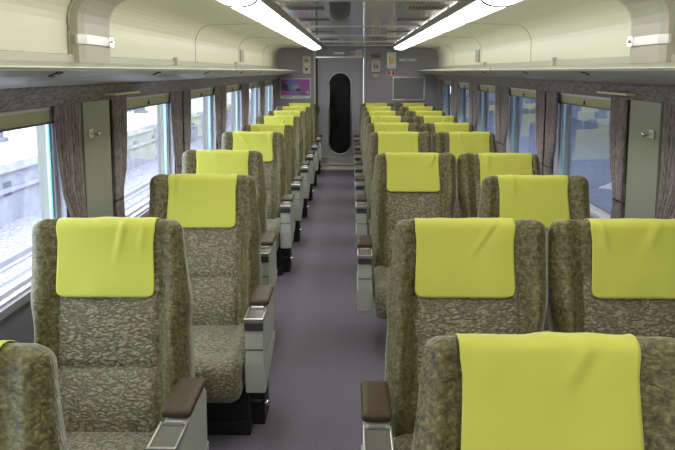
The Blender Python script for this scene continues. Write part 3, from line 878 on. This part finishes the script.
# ------------------------------------------------------------------ outside, left : track, opposite platform
def st_box(name, m, *q, **k):
    bm = bmesh.new(); box(bm, *q); o_ = build(name, bm, M[m]); return o_
tag(st_box('track_bed', 'ballast', -6.3, -1.75, -12, 60, -1.25, -1.12), 'pale ballast of the track outside the left windows', 'track bed')['kind'] = 'structure'
for xr, w_ in ((-4.9, 'farther'), (-3.75, 'nearer')):
    bm = bmesh.new(); prism(bm, [(xr-.06, -1.119), (xr-.06, -1.10), (xr-.012, -1.08), (xr-.035, -.99), (xr+.035, -.99), (xr+.012, -1.08), (xr+.06, -1.10), (xr+.06, -1.119)], 'y', -12, 60)
    tag(build('rail', bm, M['rail']), '%s steel rail of the track outside the left windows' % w_, 'rail')
r = empty('station_platform', (-6.3, 10, -1.2), 'sunlit concrete platform across the track, left windows', 'platform')
bm = bmesh.new(); box(bm, -14.0, -6.15, -12, 60, -.16, 0.0); build('deck', bm, M['concrete'], r, loc=(6.3, -10, 1.2))
bm = bmesh.new(); box(bm, -6.55, -6.28, -12, 60, -1.19, -.16)
for k in range(28): box(bm, -6.29, -6.275, 1.0+k*2.1, 1.35+k*2.1, -.62, -.36, 1)
build('platform_side', bm, [M['concrete'], M['concrete_dark']], r, loc=(6.3, -10, 1.2))
bm = bmesh.new(); box(bm, -6.28, -6.2, -12, 60, -.50-.04, -.47); build('ledge', bm, M['concrete'], r, loc=(6.3, -10, 1.2))
for k in range(9):
    yk = 5.2+k*4.2
    r = empty('platform_column', (-8.3, yk, 0), '%s column from the camera on the platform across the track' % ORD[k], 'column', 'columns of the opposite platform')
    bm = bmesh.new(); box(bm, -.14, .14, -.14, .14, 0.0, 3.4, 0, .01); build('shaft', bm, M['steelblue'], r)
    bm = bmesh.new(); box(bm, -.22, .22, -.22, .22, 0.0, .10, 0, .01); build('footing', bm, M['concrete_dark'], r)
for k in range(4):
    yk = 7.0+k*8.4
    r = empty('platform_bench', (-9.2, yk, 0), '%s bench from the camera on the platform across the track' % ORD[k], 'bench', 'benches of the opposite platform')
    bm = bmesh.new(); box(bm, -.22, .22, -.9, .9, .40, .45, 0, .01); build('bench_seat', bm, M['steelblue'], r)
    bm = bmesh.new(); box(bm, -.25, -.21, -.9, .9, .45, .85, 0, .01); build('bench_back', bm, M['white'], r)
    for yy_ in (-.75, .75):
        bm = bmesh.new(); box(bm, -.2, .2, yy_-.03, yy_+.03, 0, .40, 0, .005); build('leg', bm, M['steelblue'], r)
bm = bmesh.new(); box(bm, -14.3, -14.02, -12, 60, 0, 1.9)
for k in range(34): box(bm, -14.02, -14.01, -11+k*2.1, -10.4+k*2.1, 0, 1.7, 1)
tag(build('screen_wall', bm, [M['concrete_dark'], M['steelblue']]), 'blue-grey panelled wall at the back of the platform across the track', 'wall')

# ------------------------------------------------------------------ outside, right : roofed platform
r = empty('side_platform', (3.0, 10, -1.2), 'blue-grey platform under a canopy outside the right windows', 'platform')
bm = bmesh.new(); box(bm, 1.85, 8.2, -14, 60, -1.2, -.06); build('deck', bm, M['bluefloor'], r, loc=(-3, -10, 1.2))
bm = bmesh.new(); box(bm, 2.7, 2.85, -14, 60, -.061, -.054); build('safety_line', bm, M['whitepaint'], r, loc=(-3, -10, 1.2))
bm = bmesh.new()
prism(bm, [(3.6, 6.2), (6.6, 10.6), (6.9, 10.4), (3.9, 6.0)], 'z', -.061, -.054); prism(bm, [(3.6, 11.2), (6.6, 15.6), (6.9, 15.4), (3.9, 11.0)], 'z', -.061, -.054)
build('floor_marking', bm, M['whitepaint'], r, loc=(-3, -10, 1.2))
r = empty('platform_canopy', (5, 10, 3.2), 'dark canopy over the platform outside the right windows', 'canopy')
bm = bmesh.new(); box(bm, 1.95, 8.4, -14, 60, 3.1, 3.25); build('roof', bm, M['bluewall'], r, loc=(-5, -10, -3.2))
for k in range(10):
    bm = bmesh.new(); box(bm, 1.95, 8.4, -10+k*7, -9.8+k*7, 2.85, 3.1); build('beam', bm, M['bluewall'], r, loc=(-5, -10, -3.2))
tag(st_box('platform_wall', 'bluewall', 8.0, 8.2, -14, 60, -.06, 3.1), 'slate blue wall at the back of the right-hand platform', 'wall')
# roof skin of the carriage keeps the sky out
bm = bmesh.new()
prism(bm, [(CX-1.46, 1.50), (CX-1.46, 1.9), (CX-1.0, 2.4), (CX+1.0, 2.4), (CX+1.46, 1.9), (CX+1.46, 1.50), (CX+1.44, 1.50), (CX+1.44, 1.88), (CX+.98, 2.36), (CX-.98, 2.36), (CX-1.44, 1.88), (CX-1.44, 1.50)], 'y', Y0-.1, YW+.12)
struct(build('ceiling', bm, M['steelblue']))
bm = bmesh.new()
for s in (-1, 1):
    pass
bm.free()

# ------------------------------------------------------------------ sky, camera, colour
wd = bpy.data.worlds.new('sky'); bpy.context.scene.world = wd; wd.use_nodes = True
bg = wd.node_tree.nodes['Background']; bg.inputs[0].default_value = (.82, .87, 1.0, 1); bg.inputs[1].default_value = 8.0
cam = bpy.data.cameras.new('camera'); co = bpy.data.objects.new('camera', cam); C.objects.link(co)
F = 769.
cam.sensor_width = 36; cam.lens = F/675*36; cam.clip_start = .02
TH = math.atan(154/F); PSI = math.atan(14.5/(F/math.cos(TH)))
co.location = (0, 0, 1.62); co.rotation_euler = (PI/2-TH, 0, PSI)
sc = bpy.context.scene; sc.camera = co
vs = sc.view_settings; vs.view_transform = 'Standard'; vs.look = 'None'; vs.gamma = 1; vs.use_curve_mapping = False; vs.exposure = 0
